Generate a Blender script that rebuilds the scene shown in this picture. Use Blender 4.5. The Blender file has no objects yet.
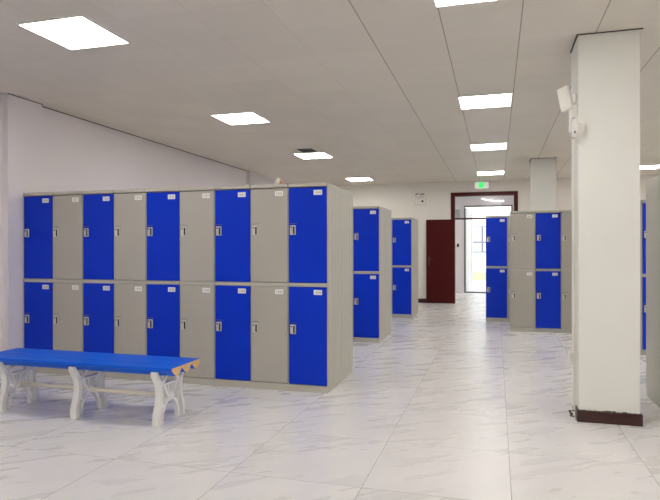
import bpy, bmesh, math, random
from mathutils import Vector, Matrix
random.seed(7)
SC = bpy.context.scene
COL = SC.collection
PI = math.pi

# ------------------------------------------------------------------ materials
def new_mat(name):
    m = bpy.data.materials.new(name); m.use_nodes = True
    nt = m.node_tree
    b = nt.nodes.get('Principled BSDF')
    return m, nt, b

def srgb(r, g, b):
    f = lambda c: (c/255/12.92) if c/255 <= 0.04045 else ((c/255+0.055)/1.055)**2.4
    return (f(r), f(g), f(b), 1)

def ramp(nt, fac, stops):
    r = nt.nodes.new('ShaderNodeValToRGB')
    e = r.color_ramp.elements
    while len(e) < len(stops): e.new(0.5)
    for el, (p, c) in zip(e, stops): el.position = p; el.color = c
    nt.links.new(fac, r.inputs[0])
    return r.outputs[0]

def math_n(nt, op, a, b=None):
    n = nt.nodes.new('ShaderNodeMath'); n.operation = op
    for i, v in enumerate((a, b)):
        if v is None: continue
        if isinstance(v, (int, float)): n.inputs[i].default_value = v
        else: nt.links.new(v, n.inputs[i])
    return n.outputs[0]

def mixc(nt, fac, a, b, mode='MIX'):
    n = nt.nodes.new('ShaderNodeMix'); n.data_type = 'RGBA'; n.blend_type = mode
    for idx, v in ((0, fac), (6, a), (7, b)):
        if isinstance(v, (int, float)): n.inputs[idx].default_value = v
        elif isinstance(v, tuple): n.inputs[idx].default_value = v
        else: nt.links.new(v, n.inputs[idx])
    return n.outputs[2]

def noise(nt, vec, scale, detail=4, rough=0.5, dist=0.0):
    n = nt.nodes.new('ShaderNodeTexNoise')
    n.inputs['Scale'].default_value = scale; n.inputs['Detail'].default_value = detail
    n.inputs['Roughness'].default_value = rough; n.inputs['Distortion'].default_value = dist
    if vec is not None: nt.links.new(vec, n.inputs['Vector'])
    return n.outputs['Fac']

def obj_coord(nt):
    return nt.nodes.new('ShaderNodeTexCoord').outputs['Object']

def simple(name, color, rough=0.5, metal=0.0, var=0.04, scale=6.0, bump=0.0, bscale=80, stretch=None, spec=0.5):
    """plain painted / moulded material with a little procedural variation"""
    m, nt, b = new_mat(name)
    co = obj_coord(nt)
    if stretch:
        mp = nt.nodes.new('ShaderNodeMapping'); mp.inputs['Scale'].default_value = stretch
        nt.links.new(co, mp.inputs['Vector']); co = mp.outputs['Vector']
    f = noise(nt, co, scale)
    lo = tuple(c*(1-var) for c in color[:3]) + (1,); hi = tuple(min(1, c*(1+var)) for c in color[:3]) + (1,)
    nt.links.new(ramp(nt, f, [(0.3, lo), (0.7, hi)]), b.inputs['Base Color'])
    b.inputs['Roughness'].default_value = rough; b.inputs['Metallic'].default_value = metal
    b.inputs['Specular IOR Level'].default_value = spec
    if bump:
        bn = nt.nodes.new('ShaderNodeBump'); bn.inputs['Strength'].default_value = bump
        bn.inputs['Distance'].default_value = 0.002
        nt.links.new(noise(nt, co, bscale, 3), bn.inputs['Height']); nt.links.new(bn.outputs[0], b.inputs['Normal'])
    return m

def emissive(name, color, strength):
    m, nt, b = new_mat(name)
    b.inputs['Base Color'].default_value = (0.8, 0.8, 0.8, 1)
    b.inputs['Emission Color'].default_value = color
    b.inputs['Emission Strength'].default_value = strength
    return m

LAMP = 11.0
M = {}
M['wall'] = simple('white_wall_paint', srgb(238, 234, 226), 0.75, var=0.015, scale=1.5, bump=0.15)
M['wall_lilac'] = simple('cool_white_wall_paint', srgb(236, 230, 234), 0.75, var=0.015, scale=1.5, bump=0.15)
M['column'] = simple('white_column_paint', srgb(232, 232, 227), 0.7, var=0.02, scale=2.0, bump=0.2, bscale=40)
M['blue_door'] = simple('blue_plastic', srgb(0, 54, 206), 0.38, var=0.05, scale=2.5, spec=0.22)
M['grey'] = simple('grey_plastic', srgb(190, 187, 177), 0.42, var=0.02, scale=3.0, spec=0.4)
M['grey_door'] = simple('grey_door_plastic', srgb(184, 180, 170), 0.40, var=0.02, scale=2.5, spec=0.4)
M['chrome'] = simple('lock_metal', srgb(216, 215, 208), 0.35, 0.35, var=0.04, scale=30)
M['dark'] = simple('dark_slot', srgb(34, 32, 30), 0.5)
M['paper'] = simple('white_label', srgb(246, 246, 242), 0.5, var=0.01)
M['ink'] = simple('grey_ink', srgb(70, 72, 72), 0.6)
M['maroon'] = simple('maroon_wood', srgb(76, 9, 8), 0.5, var=0.15, scale=5, stretch=(14, 14, 0.8), spec=0.2)
M['maroon_frame'] = simple('maroon_frame_wood', srgb(74, 9, 10), 0.45, var=0.15, scale=5, spec=0.3)
M['brown_base'] = simple('brown_skirting', srgb(54, 18, 14), 0.35, var=0.2, scale=9)
M['bench_blue'] = simple('blue_bench_plank', srgb(0, 98, 232), 0.45, var=0.05, scale=3, stretch=(0.6, 6, 6), spec=0.25)
M['tan'] = simple('tan_cut_wood', srgb(222, 182, 126), 0.6, var=0.12, scale=14, stretch=(1, 5, 1))
M['white_iron'] = simple('white_cast_metal', srgb(246, 245, 242), 0.4, var=0.01, scale=8)
M['cream'] = simple('cream_pipe', srgb(250, 242, 220), 0.4, var=0.03)
M['white_plastic'] = simple('white_plastic', srgb(238, 236, 228), 0.4, var=0.01)
M['lamp'] = emissive('lamp_diffuser', (1.0, 0.975, 0.935, 1), LAMP)
M['lamp_frame'] = simple('white_lamp_frame', srgb(235, 235, 232), 0.4, var=0.01)
M['strip'] = emissive('strip_lamp_tube', (1.0, 0.98, 0.95, 1), 0.9)
M['bronze'] = simple('dark_bronze', srgb(96, 66, 58), 0.4, 0.6)
M['box_grey'] = simple('light_grey_enamel', srgb(176, 176, 174), 0.5)
M['green_lit'] = emissive('green_exit_light', (0.02, 1.0, 0.15, 1), 0.5)
M['green_lit'].node_tree.nodes['Principled BSDF'].inputs['Base Color'].default_value = (0.02, 0.35, 0.08, 1)
M['sign_white'] = emissive('sign_acrylic', (1.0, 0.97, 0.9, 1), 0.18)
M['sign_figure'] = emissive('exit_pictogram', (0.10, 1.0, 0.26, 1), 0.55)
M['metal_grey'] = simple('grey_aluminium', srgb(120, 118, 116), 0.35, 0.6, var=0.05)
M['vent'] = simple('vent_grey', srgb(88, 86, 84), 0.5, 0.2, var=0.08)
M['lens'] = simple('silver_reflector', srgb(232, 232, 236), 0.12, 0.85, var=0.02)
M['facade'] = simple('white_facade', srgb(240, 240, 238), 0.8, var=0.02, scale=1)
M['window_dark'] = simple('pale_window_glass', srgb(200, 205, 212), 0.1, var=0.03)
M['mullion'] = simple('grey_mullion', srgb(110, 112, 122), 0.5)
M['grass'] = simple('lawn', srgb(160, 168, 124), 0.9, var=0.2, scale=20)
M['paving'] = simple('pale_paving', srgb(206, 206, 212), 0.8, var=0.06, scale=4)
M['orange'] = simple('orange_patch', srgb(228, 150, 40), 0.5)
M['pinkish'] = simple('pink_print', srgb(240, 205, 190), 0.5)
M['dirt'] = simple('brown_plaster_dirt', srgb(120, 96, 70), 0.9, var=0.4, scale=30)
M['gap'] = simple('dark_joint', srgb(78, 72, 66), 0.9)

M['sign_figure'].node_tree.nodes['Principled BSDF'].inputs['Base Color'].default_value = (0.04, 0.4, 0.12, 1)

def mat_floor():
    m, nt, b = new_mat('marble_floor_tiles')
    geo = nt.nodes.new('ShaderNodeNewGeometry')
    T = 0.80
    mp = nt.nodes.new('ShaderNodeMapping'); mp.inputs['Location'].default_value = (0.03/T, 1.14/T, 0)
    mp.inputs['Scale'].default_value = (1/T, 1/T, 1)
    nt.links.new(geo.outputs['Position'], mp.inputs['Vector'])
    sx = nt.nodes.new('ShaderNodeSeparateXYZ'); nt.links.new(mp.outputs[0], sx.inputs[0])
    X, Y = sx.outputs[0], sx.outputs[1]
    def edge(c):
        fr = math_n(nt, 'FRACT', c)
        return math_n(nt, 'MINIMUM', fr, math_n(nt, 'SUBTRACT', 1.0, fr))
    ed = math_n(nt, 'MINIMUM', edge(X), edge(Y))
    joint = math_n(nt, 'LESS_THAN', ed, 0.0026)
    # tile id -> random shift of the veining
    cb = nt.nodes.new('ShaderNodeCombineXYZ')
    nt.links.new(math_n(nt, 'FLOOR', X), cb.inputs[0]); nt.links.new(math_n(nt, 'FLOOR', Y), cb.inputs[1])
    wn = nt.nodes.new('ShaderNodeTexWhiteNoise'); nt.links.new(cb.outputs[0], wn.inputs['Vector'])
    sc = nt.nodes.new('ShaderNodeVectorMath'); sc.operation = 'SCALE'; sc.inputs['Scale'].default_value = 9.0
    nt.links.new(wn.outputs['Color'], sc.inputs[0])
    ad = nt.nodes.new('ShaderNodeVectorMath'); ad.operation = 'ADD'
    nt.links.new(mp.outputs[0], ad.inputs[0]); nt.links.new(sc.outputs[0], ad.inputs[1])
    rot = nt.nodes.new('ShaderNodeMapping'); rot.inputs['Rotation'].default_value = (0, 0, math.radians(-38))
    nt.links.new(ad.outputs[0], rot.inputs['Vector'])
    st = nt.nodes.new('ShaderNodeMapping'); st.inputs['Scale'].default_value = (0.55, 2.2, 1)
    nt.links.new(rot.outputs[0], st.inputs['Vector'])
    n1 = noise(nt, st.outputs[0], 1.15, 3, 0.45, 0.5)
    v1 = math_n(nt, 'ABSOLUTE', math_n(nt, 'SUBTRACT', n1, 0.5))
    vein = ramp(nt, v1, [(0.0, (1, 1, 1, 1)), (0.05, (0, 0, 0, 1))])
    n2 = noise(nt, st.outputs[0], 0.9, 3, 0.5, 0.3)
    mask = ramp(nt, n2, [(0.53, (0, 0, 0, 1)), (0.70, (1, 1, 1, 1))])
    cloud = noise(nt, st.outputs[0], 1.6, 6, 0.6, 0.2)
    base = ramp(nt, cloud, [(0.3, srgb(226, 224, 223)), (0.7, srgb(234, 232, 230))])
    vm = math_n(nt, 'MULTIPLY', math_n(nt, 'MULTIPLY', vein, mask), 0.30)
    c = mixc(nt, vm, base, srgb(168, 168, 170))
    c = mixc(nt, math_n(nt, 'MULTIPLY', joint, 0.8), c, srgb(128, 124, 120))
    nt.links.new(c, b.inputs['Base Color'])
    rr = ramp(nt, noise(nt, st.outputs[0], 3, 4), [(0.3, (0.24, 0.24, 0.24, 1)), (0.7, (0.34, 0.34, 0.34, 1))])
    nt.links.new(math_n(nt, 'ADD', rr, math_n(nt, 'MULTIPLY', joint, 0.4)), b.inputs['Roughness'])
    b.inputs['Specular IOR Level'].default_value = 0.5
    bn = nt.nodes.new('ShaderNodeBump'); bn.inputs['Strength'].default_value = 0.02; bn.inputs['Distance'].default_value = 0.01
    nt.links.new(noise(nt, geo.outputs['Position'], 5.0, 2), bn.inputs['Height']); nt.links.new(bn.outputs[0], b.inputs['Normal'])
    return m
M['floor'] = mat_floor()

def mat_ceiling():
    m, nt, b = new_mat('ceiling_panels')
    geo = nt.nodes.new('ShaderNodeNewGeometry')
    T = 0.556
    mp = nt.nodes.new('ShaderNodeMapping'); mp.inputs['Location'].default_value = (-1.112/T, -1.262/T, 0)
    mp.inputs['Scale'].default_value = (1/T, 1/T, 1)
    nt.links.new(geo.outputs['Position'], mp.inputs['Vector'])
    sx = nt.nodes.new('ShaderNodeSeparateXYZ'); nt.links.new(mp.outputs[0], sx.inputs[0])
    X, Y = sx.outputs[0], sx.outputs[1]
    def edge(c, w):
        fr = math_n(nt, 'FRACT', c)
        return math_n(nt, 'LESS_THAN', math_n(nt, 'MINIMUM', fr, math_n(nt, 'SUBTRACT', 1.0, fr)), w)
    # the long joints run the length of the room; those either side of the lamp row have opened up
    open_j = math_n(nt, 'MULTIPLY', math_n(nt, 'GREATER_THAN', X, -1.5), math_n(nt, 'LESS_THAN', X, 3.5))
    strong = math_n(nt, 'ADD', math_n(nt, 'MULTIPLY', open_j, 0.5), 0.10)
    jx = math_n(nt, 'MULTIPLY', edge(X, 0.0075), strong)
    jy = math_n(nt, 'MULTIPLY', edge(Y, 0.006), 0.10)
    j = math_n(nt, 'MAXIMUM', jx, jy)
    cb = nt.nodes.new('ShaderNodeCombineXYZ')
    nt.links.new(math_n(nt, 'FLOOR', X), cb.inputs[0]); nt.links.new(math_n(nt, 'FLOOR', Y), cb.inputs[1])
    wn = nt.nodes.new('ShaderNodeTexWhiteNoise'); nt.links.new(cb.outputs[0], wn.inputs['Vector'])
    c = ramp(nt, wn.outputs['Value'], [(0, srgb(224, 217, 206)), (1, srgb(229, 222, 211))])
    cl = ramp(nt, noise(nt, geo.outputs['Position'], 1.3, 3), [(0.3, (0.96, 0.96, 0.96, 1)), (0.7, (1, 1, 1, 1))])
    c = mixc(nt, 1.0, c, cl, 'MULTIPLY')
    c = mixc(nt, j, c, srgb(70, 64, 58))
    nt.links.new(c, b.inputs['Base Color'])
    b.inputs['Roughness'].default_value = 0.5
    b.inputs['Specular IOR Level'].default_value = 0.35
    return m
M['ceiling'] = mat_ceiling()

def mat_glass():
    m, nt, b = new_mat('clear_glass')
    nt.nodes.remove(b)
    out = nt.nodes['Material Output']
    tr = nt.nodes.new('ShaderNodeBsdfTransparent'); tr.inputs[0].default_value = (0.93, 0.94, 0.95, 1)
    gl = nt.nodes.new('ShaderNodeBsdfGlossy'); gl.inputs['Roughness'].default_value = 0.03
    fr = nt.nodes.new('ShaderNodeFresnel'); fr.inputs[0].default_value = 1.18
    mx = nt.nodes.new('ShaderNodeMixShader')
    nt.links.new(fr.outputs[0], mx.inputs[0]); nt.links.new(tr.outputs[0], mx.inputs[1]); nt.links.new(gl.outputs[0], mx.inputs[2])
    nt.links.new(mx.outputs[0], out.inputs[0])
    return m
M['glass'] = mat_glass()

# ------------------------------------------------------------------ mesh builder
class MB:
    """collects shapes for ONE mesh; every shape names its material"""
    def __init__(s): s.bm = bmesh.new(); s.mats = []
    def _mi(s, m):
        if m not in s.mats: s.mats.append(m)
        return s.mats.index(m)
    def _absorb(s, tmp, m, mat=None, smooth=False):
        mi = s._mi(m)
        if mat is not None: bmesh.ops.transform(tmp, matrix=mat, verts=tmp.verts)
        for f in tmp.faces: f.material_index = mi; f.smooth = smooth
        me = bpy.data.meshes.new('tmp'); tmp.to_mesh(me); tmp.free()
        s.bm.from_mesh(me); bpy.data.meshes.remove(me)
    def box(s, lo, hi, m, bevel=0.0, seg=2, mat=None):
        t = bmesh.new(); bmesh.ops.create_cube(t, size=1)
        c = [(a+b)/2 for a, b in zip(lo, hi)]; d = [b-a for a, b in zip(lo, hi)]
        for v in t.verts: v.co = Vector((v.co.x*d[0]+c[0], v.co.y*d[1]+c[1], v.co.z*d[2]+c[2]))
        if bevel: bmesh.ops.bevel(t, geom=t.edges[:], offset=bevel, segments=seg, affect='EDGES', profile=0.5)
        s._absorb(t, m, mat); return s
    def cyl(s, a, b, r, m, r2=None, seg=20, bevel=0.0):
        a, b = Vector(a), Vector(b); d = b-a
        t = bmesh.new(); bmesh.ops.create_cone(t, cap_ends=True, segments=seg, radius1=r, radius2=r if r2 is None else r2, depth=d.length)
        if bevel: bmesh.ops.bevel(t, geom=[e for e in t.edges if len(e.link_faces) == 2 and any(len(f.verts) > 4 for f in e.link_faces)], offset=bevel, segments=2, affect='EDGES')
        q = Vector((0, 0, 1)).rotation_difference(d.normalized())
        s._absorb(t, m, Matrix.Translation((a+b)/2) @ q.to_matrix().to_4x4(), True); return s
    def prism(s, pts, x0, x1, m, mend=None, bevel=0.0):
        """(y,z) outline extruded along x; the end faces may have their own material"""
        t = bmesh.new()
        A = [t.verts.new((x0, y, z)) for y, z in pts]; B = [t.verts.new((x1, y, z)) for y, z in pts]
        n = len(pts); fa = t.faces.new(A); fb = t.faces.new(list(reversed(B)))
        for i in range(n): t.faces.new((A[i], B[i], B[(i+1) % n], A[(i+1) % n]))
        bmesh.ops.recalc_face_normals(t, faces=t.faces)
        mi = s._mi(m); me_ = s._mi(mend) if mend is not None else mi
        for f in t.faces: f.material_index = mi
        fa.material_index = me_; fb.material_index = me_
        me = bpy.data.meshes.new('tmp'); t.to_mesh(me); t.free(); s.bm.from_mesh(me); bpy.data.meshes.remove(me)
        return s
    def ribbon(s, pts, th, x0, x1, m):
        """a bent flat bar: (y,z) centre line, thickness th, from x0 to x1"""
        P = [Vector(p) for p in smooth(pts)]
        L, R = [], []
        for i, p in enumerate(P):
            d = (P[min(i+1, len(P)-1)] - P[max(i-1, 0)]).normalized(); n = Vector((-d.y, d.x))
            L.append(p+n*th/2); R.append(p-n*th/2)
        t = bmesh.new()
        rings = []
        for l, r in zip(L, R):
            rings.append([t.verts.new((x0, l.x, l.y)), t.verts.new((x1, l.x, l.y)), t.verts.new((x1, r.x, r.y)), t.verts.new((x0, r.x, r.y))])
        for a, b in zip(rings, rings[1:]):
            for k in range(4): t.faces.new((a[k], a[(k+1) % 4], b[(k+1) % 4], b[k]))
        t.faces.new(list(reversed(rings[0]))); t.faces.new(rings[-1])
        bmesh.ops.recalc_face_normals(t, faces=t.faces)
        s._absorb(t, m); return s
    def raw(s, verts, faces, m):
        t = bmesh.new(); vs = [t.verts.new(v) for v in verts]
        for f in faces: t.faces.new([vs[i] for i in f])
        s._absorb(t, m); return s
    def build(s, name, parent=None, loc=None):
        me = bpy.data.meshes.new(name); s.bm.to_mesh(me); s.bm.free()
        for m in s.mats: me.materials.append(m)
        o = bpy.data.objects.new(name, me); COL.objects.link(o)
        if parent is not None: o.parent = parent
        if loc: o.location = loc
        return o

def smooth(pts, n=6):
    """Catmull-Rom through the points"""
    if len(pts) < 3: return pts
    P = [pts[0]] + list(pts) + [pts[-1]]; out = []
    for i in range(1, len(P)-2):
        p0, p1, p2, p3 = (Vector(P[i+k]) for k in (-1, 0, 1, 2))
        for k in range(n):
            t = k/n
            out.append(0.5*((2*p1)+(p2-p0)*t+(2*p0-5*p1+4*p2-p3)*t*t+(3*p1-p0-3*p2+p3)*t**3))
    out.append(Vector(pts[-1]))
    return [tuple(v) for v in out]

def empty(name, loc=(0, 0, 0), rz=0):
    o = bpy.data.objects.new(name, None); COL.objects.link(o)
    o.location = loc; o.rotation_euler = (0, 0, rz); o.empty_display_size = 0.1
    return o
def tag(o, label, cat, group=None):
    o['label'] = label; o['category'] = cat
    if group: o['group'] = group
    return o
def struct(o):
    o['kind'] = 'structure'; return o
def copy_tree(o, parent=None):
    c = o.copy(); COL.objects.link(c)
    if parent is not None: c.parent = parent
    for ch in list(o.children): copy_tree(ch, c)
    return c

# digits from the built-in font, as flat meshes
DIG = {}
for ch in '0123456789':
    cu = bpy.data.curves.new('d', 'FONT'); cu.body = ch; cu.size = 1.0
    ob = bpy.data.objects.new('d', cu); COL.objects.link(ob)
    bpy.context.view_layer.update()
    me = bpy.data.meshes.new_from_object(ob.evaluated_get(bpy.context.evaluated_depsgraph_get()))
    DIG[ch] = ([tuple(v.co) for v in me.vertices], [tuple(p.vertices) for p in me.polygons])
    bpy.data.objects.remove(ob); bpy.data.curves.remove(cu); bpy.data.meshes.remove(me)

# ------------------------------------------------------------------ setting
CZ = 2.978
XL, XR, YF, YB = -3.52, 9.0, -8.0, 9.3
struct(MB().box((XL-0.2, YF-0.2, -0.15), (XR+0.2, 13.1, 0), M['floor']).build('floor'))
struct(MB().box((XL-0.2, YF-0.2, CZ), (XR+0.2, YB+0.15, CZ+0.12), M['ceiling']).build('ceiling'))
w = MB().box((XL-0.2, YF, 0), (XL, YB, CZ), M['wall_lilac'])
w.box((XL, -0.19, 0), (-3.45, 0.28, CZ), M['wall_lilac'])
w.box((XL, 5.98, 0), (-3.45, 6.46, CZ), M['wall_lilac'])
struct(w.build('wall_left'))
struct(MB().box((XR, YF, 0), (XR+0.2, YB, CZ), M['wall']).build('wall_right'))
struct(MB().box((XL-0.2, YF-0.2, 0), (XR+0.2, YF, CZ), M['wall']).build('wall_front'))
DX0, DX1, DZ = 0.427, 1.99, 2.715                     # hole for the door frame
w = MB().box((XL-0.2, YB, 0), (DX0, YB+0.15, CZ), M['wall']).box((DX1, YB, 0), (XR+0.2, YB+0.15, CZ), M['wall'])
w.box((DX0, YB, DZ), (DX1, YB+0.15, CZ), M['wall'])
struct(w.build('wall_back'))
b = MB().box((XL, YB-0.012, 0), (DX0-0.002, YB, 0.105), M['brown_base'], 0.003)
b.box((DX1+0.002, YB-0.012, 0), (XR, YB, 0.105), M['brown_base'], 0.003)
struct(b.build('baseboard_back'))
struct(MB().box((XL, 0.30, 0), (XL+0.012, 5.97, 0.105), M['brown_base'], 0.003).build('baseboard_left'))

# columns
CX0, CX1, CY0, CY1 = 2.100, 2.530, -0.282, 0.130
struct(MB().box((CX0, CY0, 0), (CX1, CY1, CZ), M['column'], 0.006).build('wall_column'))
struct(MB().box((2.108, 5.99, 0), (2.53, 6.42, CZ), M['column'], 0.006).build('wall_column'))
# skirting round the near column, its left run broken off short; ragged paint edge above
b = MB().box((CX0-0.012, CY0-0.014, 0), (CX1+0.014, CY0, 0.088), M['brown_base'], 0.003)
b.box((CX1, CY0, 0), (CX1+0.013, CY1, 0.088), M['brown_base'], 0.003)
b.box((CX0-0.012, CY0, 0), (CX0, CY0+0.10, 0.10), M['brown_base'], 0.003)
x = CX0-0.01
while x < CX1:
    d = random.uniform(0.012, 0.045); h = random.choice((0.003, 0.005, 0.009, 0.004))
    b.box((x, CY0-0.006, 0.086), (min(x+d, CX1+0.01), CY0+0.001, 0.088+h), M['gap'])
    x += d*random.uniform(1.0, 1.25)
struct(b.build('baseboard_column'))
# dark joint where the ceiling panels were cut round the columns
for (x0, x1, y0, y1) in ((CX0, CX1, CY0, CY1), (2.108, 2.53, 5.99, 6.42)):
    t = MB()
    t.box((x0-0.012, y0-0.012, CZ-0.006), (x1+0.02, y0, CZ-0.0005), M['gap'])
    t.box((x0-0.012, y0, CZ-0.006), (x0, y1, CZ-0.0005), M['gap'])
    struct(t.build('trim_1' if x0 < 2.105 else 'trim_3'))
# dark open joint where the left wall meets the ceiling
struct(MB().box((XL, 0.29, CZ-0.008), (XL+0.010, 5.97, CZ-0.0005), M['gap']).box((-3.45, -0.19, CZ-0.006), (-3.443, 0.29, CZ-0.0005), M['gap']).build('trim_2'))

# ------------------------------------------------------------------ the inner double door
def door():
    r = struct(empty('door_1', (0, 0, 0)))
    f = MB()
    f.box((DX0, YB-0.03, 0), (0.523, YB+0.16, DZ), M['maroon_frame'], 0.006)
    f.box((1.900, YB-0.03, 0), (DX1, YB+0.16, DZ), M['maroon_frame'], 0.006)
    f.box((0.523, YB-0.03, 2.625), (1.900, YB+0.16, DZ), M['maroon_frame'], 0.006)
    f.build('door_frame', r)
    MB().box((0.523, YB+0.02, 2.06), (1.900, YB+0.10, 2.095), M['maroon_frame'], 0.004).build('transom_bar', r)
    MB().box((0.524, YB+0.055, 2.095), (1.899, YB+0.061, 2.625), M['glass']).build('transom_pane', r)
    for s, x0, ang in ((1, 0.515, math.radians(176)), (-1, 1.908, math.radians(176))):
        # leaf drawn closed from its hinge towards the middle, then swung open into the room
        W = 0.685
        l = MB(); k = M['maroon']
        X = lambda a, b: (min(s*a, s*b), max(s*a, s*b))
        x = X(0, W); l.box((x[0], -0.045, 0.012), (x[1], 0, 2.06), k, 0.003)
        for (a, b, z0, z1) in ((0.10, 0.585, 0.13, 0.22), (0.10, 0.585, 0.27, 0.36), (0.10, 0.30, 0.45, 0.98), (0.385, 0.585, 0.45, 0.98), (0.10, 0.30, 1.10, 1.92), (0.385, 0.585, 1.10, 1.92)):
            for y0, y1 in ((0.0, 0.004), (-0.049, -0.045)):
                x = X(a, b)
                l.box((x[0], y0, z0), (x[1], y1, z0+0.022), k); l.box((x[0], y0, z1-0.022), (x[1], y1, z1), k)
                x = X(a, a+0.022); l.box((x[0], y0, z0), (x[1], y1, z1), k)
                x = X(b-0.022, b); l.box((x[0], y0, z0), (x[1], y1, z1), k)
        lf = l.build('door_leaf', r, (x0, YB-0.035, 0)); lf.rotation_euler = (0, 0, -s*ang)
        h = MB()
        for y, d in ((0.0, 1), (-0.045, -1)):
            x = X(W-0.085, W-0.045)
            h.box((x[0], min(y, y+d*0.006), 0.93), (x[1], max(y, y+d*0.006), 1.15), M['bronze'], 0.002)
            h.cyl((s*(W-0.065), y, 1.08), (s*(W-0.065), y+d*0.045, 1.08), 0.009, M['bronze'])
            h.cyl((s*(W-0.065), y+d*0.04, 1.08), (s*(W-0.165), y+d*0.04, 1.08), 0.009, M['bronze'])
        h.build('door_handle', lf)
    return r
door()

# ------------------------------------------------------------------ lobby, outer door, outdoors
LY = 13.0
struct(MB().box((XL, LY, 0), (0.545, LY+0.2, 3.3), M['wall_lilac']).box((1.965, LY, 0), (XR, LY+0.2, 3.3), M['wall_lilac']).box((0.545, LY, 2.665), (1.965, LY+0.2, 3.3), M['wall_lilac']).build('wall_lobby_outer'))
struct(MB().box((-1.7, YB+0.15, 0), (-1.5, LY, 3.3), M['wall']).build('wall_lobby_left'))
struct(MB().box((4.0, YB+0.15, 0), (4.2, LY, 3.3), M['wall']).build('wall_lobby_right'))
struct(MB().box((-1.7, YB+0.15, 3.2), (4.2, LY, 3.3), M['wall']).build('ceiling_lobby'))
r = struct(empty('door_2', (0, 0, 0)))
f = MB()
f.box((0.545, LY-0.01, 0), (0.585, LY+0.12, 2.665), M['metal_grey'], 0.003)
f.box((1.925, LY-0.01, 0), (1.965, LY+0.12, 2.665), M['metal_grey'], 0.003)
f.box((0.585, LY-0.01, 2.625), (1.925, LY+0.12, 2.665), M['metal_grey'], 0.003)
f.build('door_frame', r)
MB().box((0.585, LY-0.01, 0), (1.925, LY+0.12, 0.035), M['metal_grey'], 0.003).build('sill', r)
# white leaf swung out into the daylight
lf = MB()
for lo, hi in (((0, 0, 0.04), (0.09, 0.045, 2.6)), ((0.57, 0, 0.04), (0.66, 0.045, 2.6)), ((0.09, 0, 0.04), (0.57, 0.045, 0.22)), ((0.09, 0, 2.48), (0.57, 0.045, 2.6)), ((0.09, 0, 1.0), (0.57, 0.045, 1.1))):
    lf.box(lo, hi, M['white_plastic'], 0.003)
lo_ = lf.build('door_leaf', r, (0.60, LY+0.13, 0)); lo_.rotation_euler = (0, 0, math.radians(74))
MB().box((0.09, 0.012, 0.22), (0.57, 0.033, 1.0), M['white_plastic']).box((0.09, 0.012, 1.1), (0.57, 0.033, 2.48), M['white_plastic']).build('door_panel', lo_)

o = MB()
pts = [(1.07+0.65*t, 2.865-0.085*t-0.06*4*t*(1-t)*0.5) for t in [i/12 for i in range(13)]]
for (xa, za), (xb, zb) in zip(pts, pts[1:]):
    o.cyl((xa, LY-0.05, za), (xb, LY-0.05, zb), 0.020, M['strip'], seg=12)
for t in (0.12, 0.88):
    i = int(t*12); o.cyl((pts[i][0], LY-0.05, pts[i][1]), (pts[i][0], LY, pts[i][1]), 0.012, M['lamp_frame'])
tag(o.build('strip_lamp'), 'thin curved bright strip lamp high over the daylit outer doorway', 'lamp')
tag(MB().box((0.225, LY-0.09, 2.285), (0.425, LY, 2.57), M['box_grey'], 0.008).box((0.215, LY-0.10, 2.55), (0.435, LY, 2.575), M['lamp_frame'], 0.004).build('junction_box'),
    'small grey box high on the lobby wall left of the outer doorway', 'box')
tag(MB().box((0.335, LY-0.05, 1.40), (0.395, LY, 1.50), M['dark'], 0.01).cyl((0.365, LY-0.06, 1.45), (0.365, LY-0.05, 1.45), 0.018, M['dark']).build('wall_switch'),
    'small black box on the pale lobby wall beside the open red door', 'switch')

struct(MB().box((-30, 13.1, -0.12), (40, 20.5, -0.02), M['paving']).build('ground_path'))
struct(MB().box((-30, 20.5, -0.12), (40, 29.5, 0.0), M['grass']).build('ground_lawn'))
struct(MB().box((-30, 29.5, -0.12), (40, 34.0, 0.01), M['paving']).build('ground_pavement'))
bd = empty('building', (0, 34.0, 0))
tag(bd, 'white building across the lawn seen through the outer doorway', 'building')
MB().box((-16, 0, 0), (18, 6, 9), M['facade']).build('wall', bd)
for i in range(-4, 5):
    for z in (1.13, 4.3):
        x0 = -0.42+i*3.2
        wd = MB()
        wd.box((x0, -0.06, z), (x0+1.75, -0.0, z+1.72), M['mullion'])
        g = wd.build('window', bd)
        p = MB()
        for (a, c, zz, zt) in ((0.06, 0.98, 0.72, 1.66), (1.10, 1.69, 0.72, 1.66), (0.06, 0.98, 0.06, 0.62), (1.10, 1.69, 0.06, 0.62)):
            p.box((x0+a, -0.075, z+zz), (x0+c, -0.055, z+zt), M['window_dark'])
        p.build('pane', g)

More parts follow.
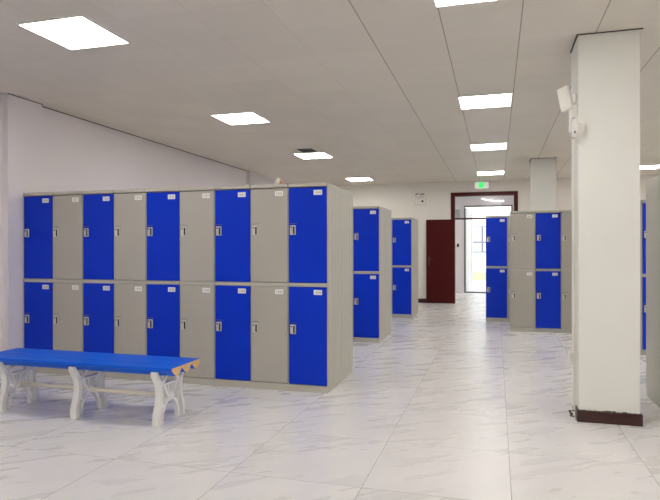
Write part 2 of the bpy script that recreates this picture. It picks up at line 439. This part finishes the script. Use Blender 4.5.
# ------------------------------------------------------------------ lockers
W_, D_ = 0.382, 0.4866
Z0, Z1, Z2, Z3, HT = 0.066, 0.980, 1.014, 1.909, 1.945
def lock_mesh(p, z, lm):
    l = MB()
    x0 = 0.022; y = 0.0
    l.box((x0, y-0.009, z-0.044), (x0+0.056, y+0.002, z+0.044), lm, 0.003)
    l.box((x0+0.031, y-0.011, z-0.038), (x0+0.047, y-0.008, z+0.034), M['dark'], 0.002)
    l.box((x0+0.003, y-0.013, z-0.030), (x0+0.027, y-0.008, z+0.012), lm, 0.003)
    l.cyl((x0+0.014, y-0.008, z+0.026), (x0+0.014, y-0.0125, z+0.026), 0.008, M['metal_grey'], seg=12)
    l.box((x0-0.003, y-0.007, z+0.060), (x0+0.064, y+0.002, z+0.064), M['metal_grey'], 0.001)
    return l.build('lock', p)
def make_locker(kind):
    dm = M['blue_door'] if kind == 'blue' else M['grey_door']
    r = empty('locker'); g = M['grey']; w = W_-0.001
    b = MB()
    b.box((0.001, 0.024, Z0), (w, D_-0.0005, Z3), g, 0.002)                     # carcass
    b.box((0.001, 0.003, Z1), (w, 0.03, Z2), g, 0.003)                          # rail between the two doors
    for x0 in (0.001, w-0.004): b.box((x0, 0.010, Z0), (x0+0.004, 0.03, Z3), g)  # thin stiles
    b.build('body', r)
    c = MB().box((0.003, -0.003, Z3+0.002), (w-0.002, D_-0.0005, HT), g, 0.003); c.build('top_cap', r)
    MB().box((0.001, 0.004, 0.0), (w, D_-0.0005, Z0), g, 0.002).build('base', r)
    for z0, z1 in ((Z0+0.005, Z1-0.003), (Z2+0.005, Z3-0.007)):
        d = MB().box((0.0075, 0.0, z0), (w-0.0045, 0.02, z1), dm, 0.0035, 3).build('door', r)
        lock_mesh(d, z0+(0.490 if z0 > 1 else 0.510), M['chrome'])
    return r
def number_label(door, text):
    z1 = max(v.co.z for v in door.data.vertices)
    x1 = 0.334; x0 = x1-0.082; zt = z1-0.024; zb = zt-0.046
    l = MB().box((x0, -0.0025, zb), (x1, 0.001, zt), M['paper'], 0.001)
    h = 0.036; px = x0+0.010
    for ch in text:
        vs, fs = DIG[ch]
        l.raw([(px+vx*h*0.72, -0.0029, zb+0.0105+vy*h) for vx, vy, _ in vs], fs, M['ink'])
        px += 0.0165
    return l.build('number_label', door)
def end_panel(o, side, ribs=True):
    # the ribbed outer side of a unit that ends a row (side 1: its right, 0: its left)
    x0, x1 = ((W_-0.001, W_+0.002), (-0.002, 0.001))[side == 0]
    xr0, xr1 = ((W_+0.001, W_+0.004), (-0.004, -0.001))[side == 0]
    p = MB().box((x0, 0.004, Z0), (x1, D_-0.003, HT-0.002), M['grey'], 0.001)
    for y0, y1 in ((0.006, 0.040), (0.062, 0.150), (0.172, 0.262), (0.284, 0.372), (0.394, 0.455)) if ribs else ((0.02, 0.46),):
        p.box((xr0, y0, Z0+0.001), (xr1, y1, Z3), M['grey'], 0.0015)
    return p.build('end_panel', o)
PROTO = {}
def locker(kind, loc, rz, label, group, numbers):
    if kind not in PROTO:
        o = make_locker(kind); PROTO[kind] = o
    else:
        o = PROTO[kind]; o = copy_tree(o)
        for ch in o.children:
            for g in list(ch.children):
                if g.name.startswith('number_label'): bpy.data.objects.remove(g)
        for ch in list(o.children):
            if ch.name.startswith('end_panel'): bpy.data.objects.remove(ch)
    o.location = loc; o.rotation_euler = (0, 0, rz)
    o['label'] = label; o['category'] = 'locker'; o['group'] = group
    ds = [c for c in o.children if c.name.startswith('door')]
    ds.sort(key=lambda d: -max(v.co.z for v in d.data.vertices))
    for d, n in zip(ds, numbers): number_label(d, n)
    return o
ORD = ['first', 'second', 'third', 'fourth', 'fifth', 'sixth', 'seventh', 'eighth', 'ninth']
num = [1529]
def nums():
    a = num[0]; num[0] += 2
    return str(a), str(a+1)
for i in range(9):                                    # long row behind the bench
    kind = 'blue' if i % 2 == 0 else 'grey'
    lab = {0: 'blue-doored locker at the left wall, first of the long row behind the bench',
           8: 'blue-doored locker at the aisle end of the long row behind the bench'}.get(
           i, '%s-doored locker, %s from the left wall in the long row behind the bench' % (kind, ORD[i]))
    o = locker(kind, (-W_*(9-i), 0, 0), 0, lab, 'lockers in the long front row', nums())
    if i == 8: end_panel(o, 1)
def back(x_right, y, kind, lab, grp):                 # the unit standing back to back with the end unit
    end_panel(locker(kind, (x_right, y+2*D_+0.001, 0), PI, lab, grp, nums()), 0)
back(0, 0, 'blue', 'pale grey side of the locker standing back to back behind the front row end', 'lockers turned to the far side')
R2X, R2Y, R3X, R3Y = -0.101, 2.951, -0.081, 6.038
for row, (rx, ry) in (('second', (R2X, R2Y)), ('third', (R3X, R3Y))):
    for i in range(3):
        kind = 'blue' if i % 2 == 0 else 'grey'
        lab = ('blue-doored locker at the aisle end of the %s left row' % row if i == 0 else
               '%s-doored locker %s from the aisle end in the %s left row' % (kind, ORD[i], row))
        o = locker(kind, (rx-W_*(i+1), ry, 0), 0, lab, 'lockers in the %s left row' % row, nums())
        if i == 0: end_panel(o, 1)
    back(rx, ry, 'blue', 'pale side of the locker standing back to back behind the %s left row end' % row, 'lockers turned to the far side')
for i in range(5):                                    # row in front of the far column
    kind = 'grey' if i % 2 == 0 else 'blue'
    lab = ['grey-doored locker at the left end of the right row before the far column',
           'blue-doored locker between two grey ones before the far column',
           'grey-doored locker half hidden by the left edge of the near column',
           'blue-doored locker hidden behind the near column, fourth of its row',
           'grey-doored locker hidden behind the near column, fifth of its row'][i]
    o = locker(kind, (1.713+W_*i, 4.676, 0), 0, lab, 'lockers in the right row before the far column', nums())
    if i == 0: end_panel(o, 0)
for i, lab in enumerate(('blue-doored locker standing before the daylit doorway', 'grey-doored locker between the doorway blue locker and the far column')):
    locker(('blue', 'grey')[i], (1.306+W_*i, 5.91, 0), 0, lab, 'lockers near the doorway', nums())
for i, lab in enumerate(('grey-doored locker seen as a sliver at the right edge of the near column',
                         'blue-doored locker in the narrow gap right of the near column',
                         'grey-doored locker hidden behind the right edge locker side')):
    locker(('grey', 'blue', 'grey')[i], (2.865+W_*i, 2.926, 0), 0, lab, 'lockers in the row right of the near column', nums())
PX, PY = 2.800, -0.228
end_panel(locker('blue', (PX, PY, 0), 0, 'blue-doored locker just outside the right edge, facing the viewer', 'lockers at the right edge', nums()), 0, False)
end_panel(locker('grey', (PX+W_, PY+2*D_+0.001, 0), PI, 'tall grey locker side panel at the right edge of the photo', 'lockers at the right edge', nums()), 1, False)

# little cup lying on the row
cup = empty('paper_cup', (-0.505, 0.085, HT+0.0005))
tag(cup, 'small white and orange crumpled cup lying on top of the grey locker', 'cup')
MB().cyl((-0.03, 0, 0.036), (0.02, -0.004, 0.031), 0.036, M['paper'], 0.030, 24, 0.004).cyl((0.02, -0.004, 0.031), (0.024, -0.004, 0.031), 0.031, M['pinkish'], 0.029, 24).build('cup_body', cup)
MB().cyl((0.022, -0.006, 0.030), (0.060, -0.010, 0.016), 0.028, M['pinkish'], 0.012, 16).box((0.020, -0.040, 0.010), (0.042, -0.020, 0.030), M['orange'], 0.004).build('cup_end', cup)

# ------------------------------------------------------------------ bench
BX0, BX1, BYC, BT = -2.62, -0.80, -1.115, 0.450
bench = empty('bench', ((BX0+BX1)/2, BYC, 0))
tag(bench, 'blue slatted bench with white cast metal legs in front of the lockers', 'bench')
cx = (BX0+BX1)/2
PWD = 0.1435
for k in (-1, 0, 1):
    yc = k*PWD; hw = PWD/2-0.0008
    prof = [(yc-hw+0.003, BT), (yc-hw, BT-0.004), (yc-hw, BT-0.020)]
    for t in [-0.9+0.15*i for i in range(13)]:
        prof.append((yc+hw*0.95*t, BT-0.021-0.049*(1-abs(t)**1.35)))
    prof += [(yc+hw, BT-0.020), (yc+hw, BT-0.004), (yc+hw-0.003, BT)]
    MB().prism(prof, BX0-cx, BX1-cx, M['bench_blue'], M['tan']).build('slat', bench)
for lx in (-2.400, -1.690, -0.955):
    x = lx-cx; wi = M['white_iron']
    l = MB()
    for s in (-1, 1):
        l.ribbon([(s*0.172, 0.0), (s*0.176, 0.075), (s*0.150, 0.155), (s*0.138, 0.23), (s*0.146, 0.30), (s*0.176, 0.355), (s*0.194, 0.385), (s*0.196, 0.414)], 0.030, x-0.026, x+0.026, wi)
        l.box((x-0.028, min(s*0.152, s*0.196), 0.0), (x+0.028, max(s*0.152, s*0.196), 0.012), wi, 0.003)
        l.ribbon([(s*0.118, 0.0), (s*0.112, 0.06), (s*0.085, 0.125), (s*0.045, 0.165), (0, 0.178)], 0.022, x-0.016, x+0.016, wi)
        l.ribbon([(s*0.118, 0.006), (s*0.16, 0.006)], 0.012, x-0.016, x+0.016, wi)
        l.ribbon([(s*0.105, 0.295), (s*0.080, 0.335), (s*0.040, 0.364), (0, 0.371)], 0.020, x-0.014, x+0.014, wi)
        l.ribbon([(s*0.135, 0.30), (s*0.100, 0.335), (s*0.115, 0.372)], 0.018, x-0.014, x+0.014, wi)
        l.ribbon([(s*0.085, 0.295), (s*0.060, 0.24), (s*0.028, 0.195), (0, 0.172)], 0.020, x-0.014, x+0.014, wi)
        l.ribbon([(s*0.030, 0.295), (s*0.026, 0.235), (0, 0.19)], 0.016, x-0.014, x+0.014, wi)
        l.ribbon([(s*0.138, 0.23), (s*0.118, 0.165), (s*0.095, 0.12)], 0.018, x-0.014, x+0.014, wi)
    l.box((x-0.018, -0.140, 0.288), (x+0.018, 0.140, 0.303), wi, 0.003)
    l.box((x-0.020, -0.186, 0.367), (x+0.020, 0.186, 0.3795), wi, 0.002)
    l.cyl((x-0.03, 0, 0.195), (x+0.03, 0, 0.195), 0.032, wi, seg=20, bevel=0.004)
    l.build('leg', bench)
MB().cyl((-2.385-cx, 0, 0.195), (-0.97-cx, 0, 0.195), 0.0185, M['cream'], seg=20).build('stretcher', bench)

# ------------------------------------------------------------------ ceiling lights
PW = 0.564
LX = {-1.578: 'left', 1.378: 'middle', 4.360: 'right', 7.330: 'added far right'}  # last line is unseen, added to brighten faces turned that way
LYs = (-7.27, -4.33, -1.378, 1.553, 4.49, 7.78)  # first row is unseen, added for more light from behind the camera
proto = None
names = {(-1.578, -1.378): 'square ceiling light panel nearest in the left line, above the bench',
         (-1.578, 1.553): 'square ceiling light panel second nearest in the left line, past the bench',
         (-1.578, 4.49): 'square ceiling light panel beside the small dark ceiling vent',
         (-1.578, 7.78): 'square ceiling light panel farthest in the left line, near the back wall',
         (1.378, -1.378): 'square ceiling light panel cut by the top edge above the aisle',
         (1.378, 1.553): 'square ceiling light panel left of the near column lamp, in aisle line',
         (1.378, 4.49): 'square ceiling light panel third along the aisle line',
         (1.378, 7.78): 'square ceiling light panel above the green exit sign',
         (4.360, 4.49): 'square ceiling light panel peeping past the near column at right edge'}
for lx, ln in LX.items():
    for iy, ly in enumerate(LYs):
        if ln == 'left' and ly < -6: continue
        if proto is None:
            proto = o = empty('ceiling_light')
            h = PW/2
            f = MB()
            for a, b_ in (((-h, -h), (h, -h+0.012)), ((-h, h-0.012), (h, h)), ((-h, -h+0.012), (-h+0.012, h-0.012)), ((h-0.012, -h+0.012), (h, h-0.012))):
                f.box((a[0], a[1], -0.012), (b_[0], b_[1], -0.0005), M['lamp_frame'])
            f.build('frame', o)
            MB().box((-h+0.012, -h+0.012, -0.009), (h-0.012, h-0.012, -0.001), M['lamp']).build('diffuser', o)
        else:
            o = copy_tree(proto)
        o.location = (lx, ly+(0.26 if (lx < 0 and ly > 7) else 0.03 if (lx < 0 and ly > 4) else -0.02 if ly < 0 else 0), CZ)
        tag(o, names.get((lx, ly), 'square ceiling light panel outside the picture, %s line, %s from the front' % (ln, ORD[iy])), 'ceiling light', 'square ceiling light panels')

for lx in (-0.2, 2.6):                                 # unseen panels, added to brighten the lobby
    o = copy_tree(proto); o.location = (lx, 11.2, 3.2)
    tag(o, 'unseen square ceiling light panel added to brighten the lobby, %s of the doorway' % ('left' if lx < 1 else 'right'), 'ceiling light', 'square ceiling light panels')
v = empty('ceiling_vent', (-1.515, 3.96, CZ))
tag(v, 'small dark grey square ceiling vent beside a light panel', 'vent')
f = MB()
for a, b_ in (((-0.15, -0.20), (0.15, -0.185)), ((-0.15, 0.185), (0.15, 0.20)), ((-0.15, -0.185), (-0.132, 0.185)), ((0.132, -0.185), (0.15, 0.185))):
    f.box((a[0], a[1], -0.012), (b_[0], b_[1], -0.0005), M['lamp_frame'])
f.build('frame', v)
g = MB().box((-0.132, -0.185, -0.003), (0.132, 0.185, -0.0005), M['vent'])
for k in range(9): g.box((-0.132, -0.175+k*0.04, -0.009), (0.132, -0.160+k*0.04, -0.003), M['vent'])
g.build('grille', v)

# ------------------------------------------------------------------ signs and emergency lights
s = empty('exit_sign', (1.156, YB, 2.874))
tag(s, 'green lit exit sign on the back wall above the red door frame', 'sign')
MB().box((-0.181, -0.035, -0.090), (0.181, 0, 0.090), M['box_grey'], 0.004).build('housing', s)
MB().box((-0.168, -0.039, -0.082), (0.168, -0.034, 0.082), M['sign_white'], 0.002).build('face', s)
p = MB().box((-0.070, -0.043, -0.062), (0.055, -0.038, 0.066), M['green_lit'])
fg = lambda a, b, t: p.cyl((a[0], -0.044, a[1]), (b[0], -0.044, b[1]), t, M['sign_figure'], seg=8)
p.cyl((0.006, -0.0445, 0.045), (0.006, -0.0425, 0.045), 0.010, M['sign_figure'], seg=12)
for a, b_ in (((0.000, 0.032), (-0.012, 0.000)), ((0.0, 0.028), (0.024, 0.012)), ((-0.002, 0.030), (-0.028, 0.020)), ((-0.012, 0.0), (0.012, -0.018)), ((0.012, -0.018), (0.006, -0.045)), ((-0.012, 0.0), (-0.026, -0.024)), ((-0.026, -0.024), (-0.046, -0.026))):
    fg(a, b_, 0.004)
p.build('pictogram', s)

e = empty('emergency_light', (-0.325, YB, 2.53))
tag(e, 'twin-headed white emergency light on the back wall left of the doorway', 'emergency light')
MB().box((-0.137, -0.02, -0.092), (0.137, 0, 0.082), M['box_grey'], 0.006).box((-0.130, -0.06, -0.085), (0.130, -0.01, 0.075), M['white_plastic'], 0.010).build('housing', e)  # wider grey backplate imitates the slight shading round the box
for sx_ in (-0.065, 0.070):
    MB().cyl((sx_, -0.075, 0.135), (sx_, -0.020, 0.135), 0.058, M['white_plastic'], 0.045, 24, 0.004).cyl((sx_, -0.080, 0.135), (sx_, -0.074, 0.135), 0.048, M['lens'], seg=24).cyl((sx_, -0.045, 0.07), (sx_, -0.045, 0.10), 0.012, M['white_plastic']).build('lamp_head', e)
MB().cyl((0.065, -0.066, -0.010), (0.065, -0.058, -0.010), 0.026, M['dark'], seg=20).build('indicator', e)

# twin lamp on the left face of the near column
e = empty('emergency_light', (CX0, -0.20, 2.36))
tag(e, 'white emergency lamp with two tilted heads on the left side of the near column', 'emergency light')
MB().box((-0.045, -0.045, -0.10), (0, 0.13, 0.13), M['white_plastic'], 0.008).build('housing', e)
def head(name, c, size, rot, lensface):
    h = MB(); a, b_, c_ = (v/2 for v in size)
    h.box((-a, -b_, -c_), (a, b_, c_), M['white_plastic'], 0.010)
    h.box((-a*0.82, -b_-0.004, -c_*0.86), (a*0.82, -b_+0.004, c_*0.86), lensface, 0.003)
    o = h.build(name, e, c); o.rotation_euler = rot; return o
head('lamp_head', (-0.088, -0.03, 0.142), (0.090, 0.045, 0.195), (math.radians(-4), math.radians(-14), math.radians(-38)), M['white_plastic'])
# lower head: eight sided with a bright reflector
h = MB()
oc = [(math.cos(PI/8+k*PI/4), math.sin(PI/8+k*PI/4)) for k in range(8)]
h.raw([(x*0.058, -0.032, z*0.100) for x, z in oc] + [(x*0.040, 0.032, z*0.070) for x, z in oc],
      [tuple(range(8)), tuple(range(15, 7, -1))] + [(k, k+8, (k+1) % 8+8, (k+1) % 8) for k in range(8)], M['white_plastic'])
h.raw([(x*0.047, -0.034, z*0.084) for x, z in oc] + [(0, -0.010, 0)], [(k, (k+1) % 8, 8) for k in range(8)], M['lens'])
h.cyl((0.012, -0.034, -0.03), (0.012, -0.024, -0.03), 0.010, M['dark'], seg=12)
lh = h.build('lamp_head', e, (-0.006, -0.115, -0.105)); lh.rotation_euler = (math.radians(6), math.radians(10), math.radians(-64))
MB().cyl((-0.03, -0.02, 0.13), (-0.080, -0.025, 0.055), 0.013, M['white_plastic']).cyl((-0.080, -0.025, 0.055), (-0.084, -0.03, 0.10), 0.013, M['white_plastic']).cyl((-0.025, -0.03, -0.04), (-0.008, -0.085, -0.09), 0.016, M['white_plastic']).cyl((-0.022, -0.05, 0.10), (-0.022, -0.05, 0.17), 0.014, M['white_plastic']).build('bracket', e)

t = MB().box((CX0-0.018, -0.075, 0.07), (CX0, -0.035, 2.27), M['white_plastic'], 0.003)
tag(t.build('cable_trunking'), 'slim white cable trunking running down the left side of the near column', 'cable trunking')
ob = MB().box((CX0-0.040, -0.10, 0.405), (CX0-0.0185, -0.010, 0.500), M['white_plastic'], 0.006)
ob.box((CX0-0.042, -0.085, 0.43), (CX0-0.039, -0.03, 0.475), M['lamp_frame'], 0.001)
tag(ob.build('outlet_box'), 'small white outlet box on the trunking low on the near column', 'outlet')
# crumbled plaster where the skirting has come away
pl = MB()
for k in range(16):
    a = random.uniform(0.006, 0.020); x = CX0-0.022+random.uniform(-0.02, 0.01); y = random.uniform(-0.18, -0.02); z = random.uniform(0, 0.05) if x > CX0-0.02 else 0
    m3 = Matrix.Translation((x, y, z+a*0.5)) @ Matrix.Rotation(random.uniform(0, 3), 4, Vector((random.random(), random.random(), 1)).normalized())
    pl.box((-a/2, -a/2, -a*0.35), (a/2, a/2, a*0.35), random.choice((M['dirt'], M['gap'], M['dirt'])), a*0.15, 1, m3)
o = pl.build('plaster_debris'); o['kind'] = 'stuff'
tag(o, 'crumbled brown plaster debris at the left foot of the near column', 'debris')

# ------------------------------------------------------------------ daylight
wd = bpy.data.worlds.new('sky'); SC.world = wd; wd.use_nodes = True
nt = wd.node_tree; bg = nt.nodes['Background']
bg.inputs[0].default_value = (0.86, 0.93, 1.0, 1); bg.inputs[1].default_value = 1.25
su = bpy.data.lights.new('sun', 'SUN'); su.energy = 1.6; su.angle = math.radians(1.0); su.color = (1.0, 0.95, 0.88)
so = bpy.data.objects.new('sun', su); COL.objects.link(so); so.rotation_euler = (math.radians(48), 0, math.radians(-25))

# ------------------------------------------------------------------ camera
cam = bpy.data.cameras.new('camera'); co = bpy.data.objects.new('camera', cam); COL.objects.link(co)
cam.sensor_width = 36; cam.lens = 574.0/660*36; cam.clip_start = 0.05; cam.clip_end = 200
co.location = (1.4924, -5.0596, 1.3260); co.rotation_euler = (Matrix.Rotation(0.2818, 3, 'Z') @ Matrix.Rotation(PI/2-0.0007, 3, 'X') @ Matrix.Rotation(-0.0013, 3, 'Z')).to_euler()
SC.camera = co
vs = SC.view_settings
vs.view_transform = 'Standard'; vs.look = 'None'; vs.gamma = 1.0; vs.use_curve_mapping = False; vs.exposure = 0.90
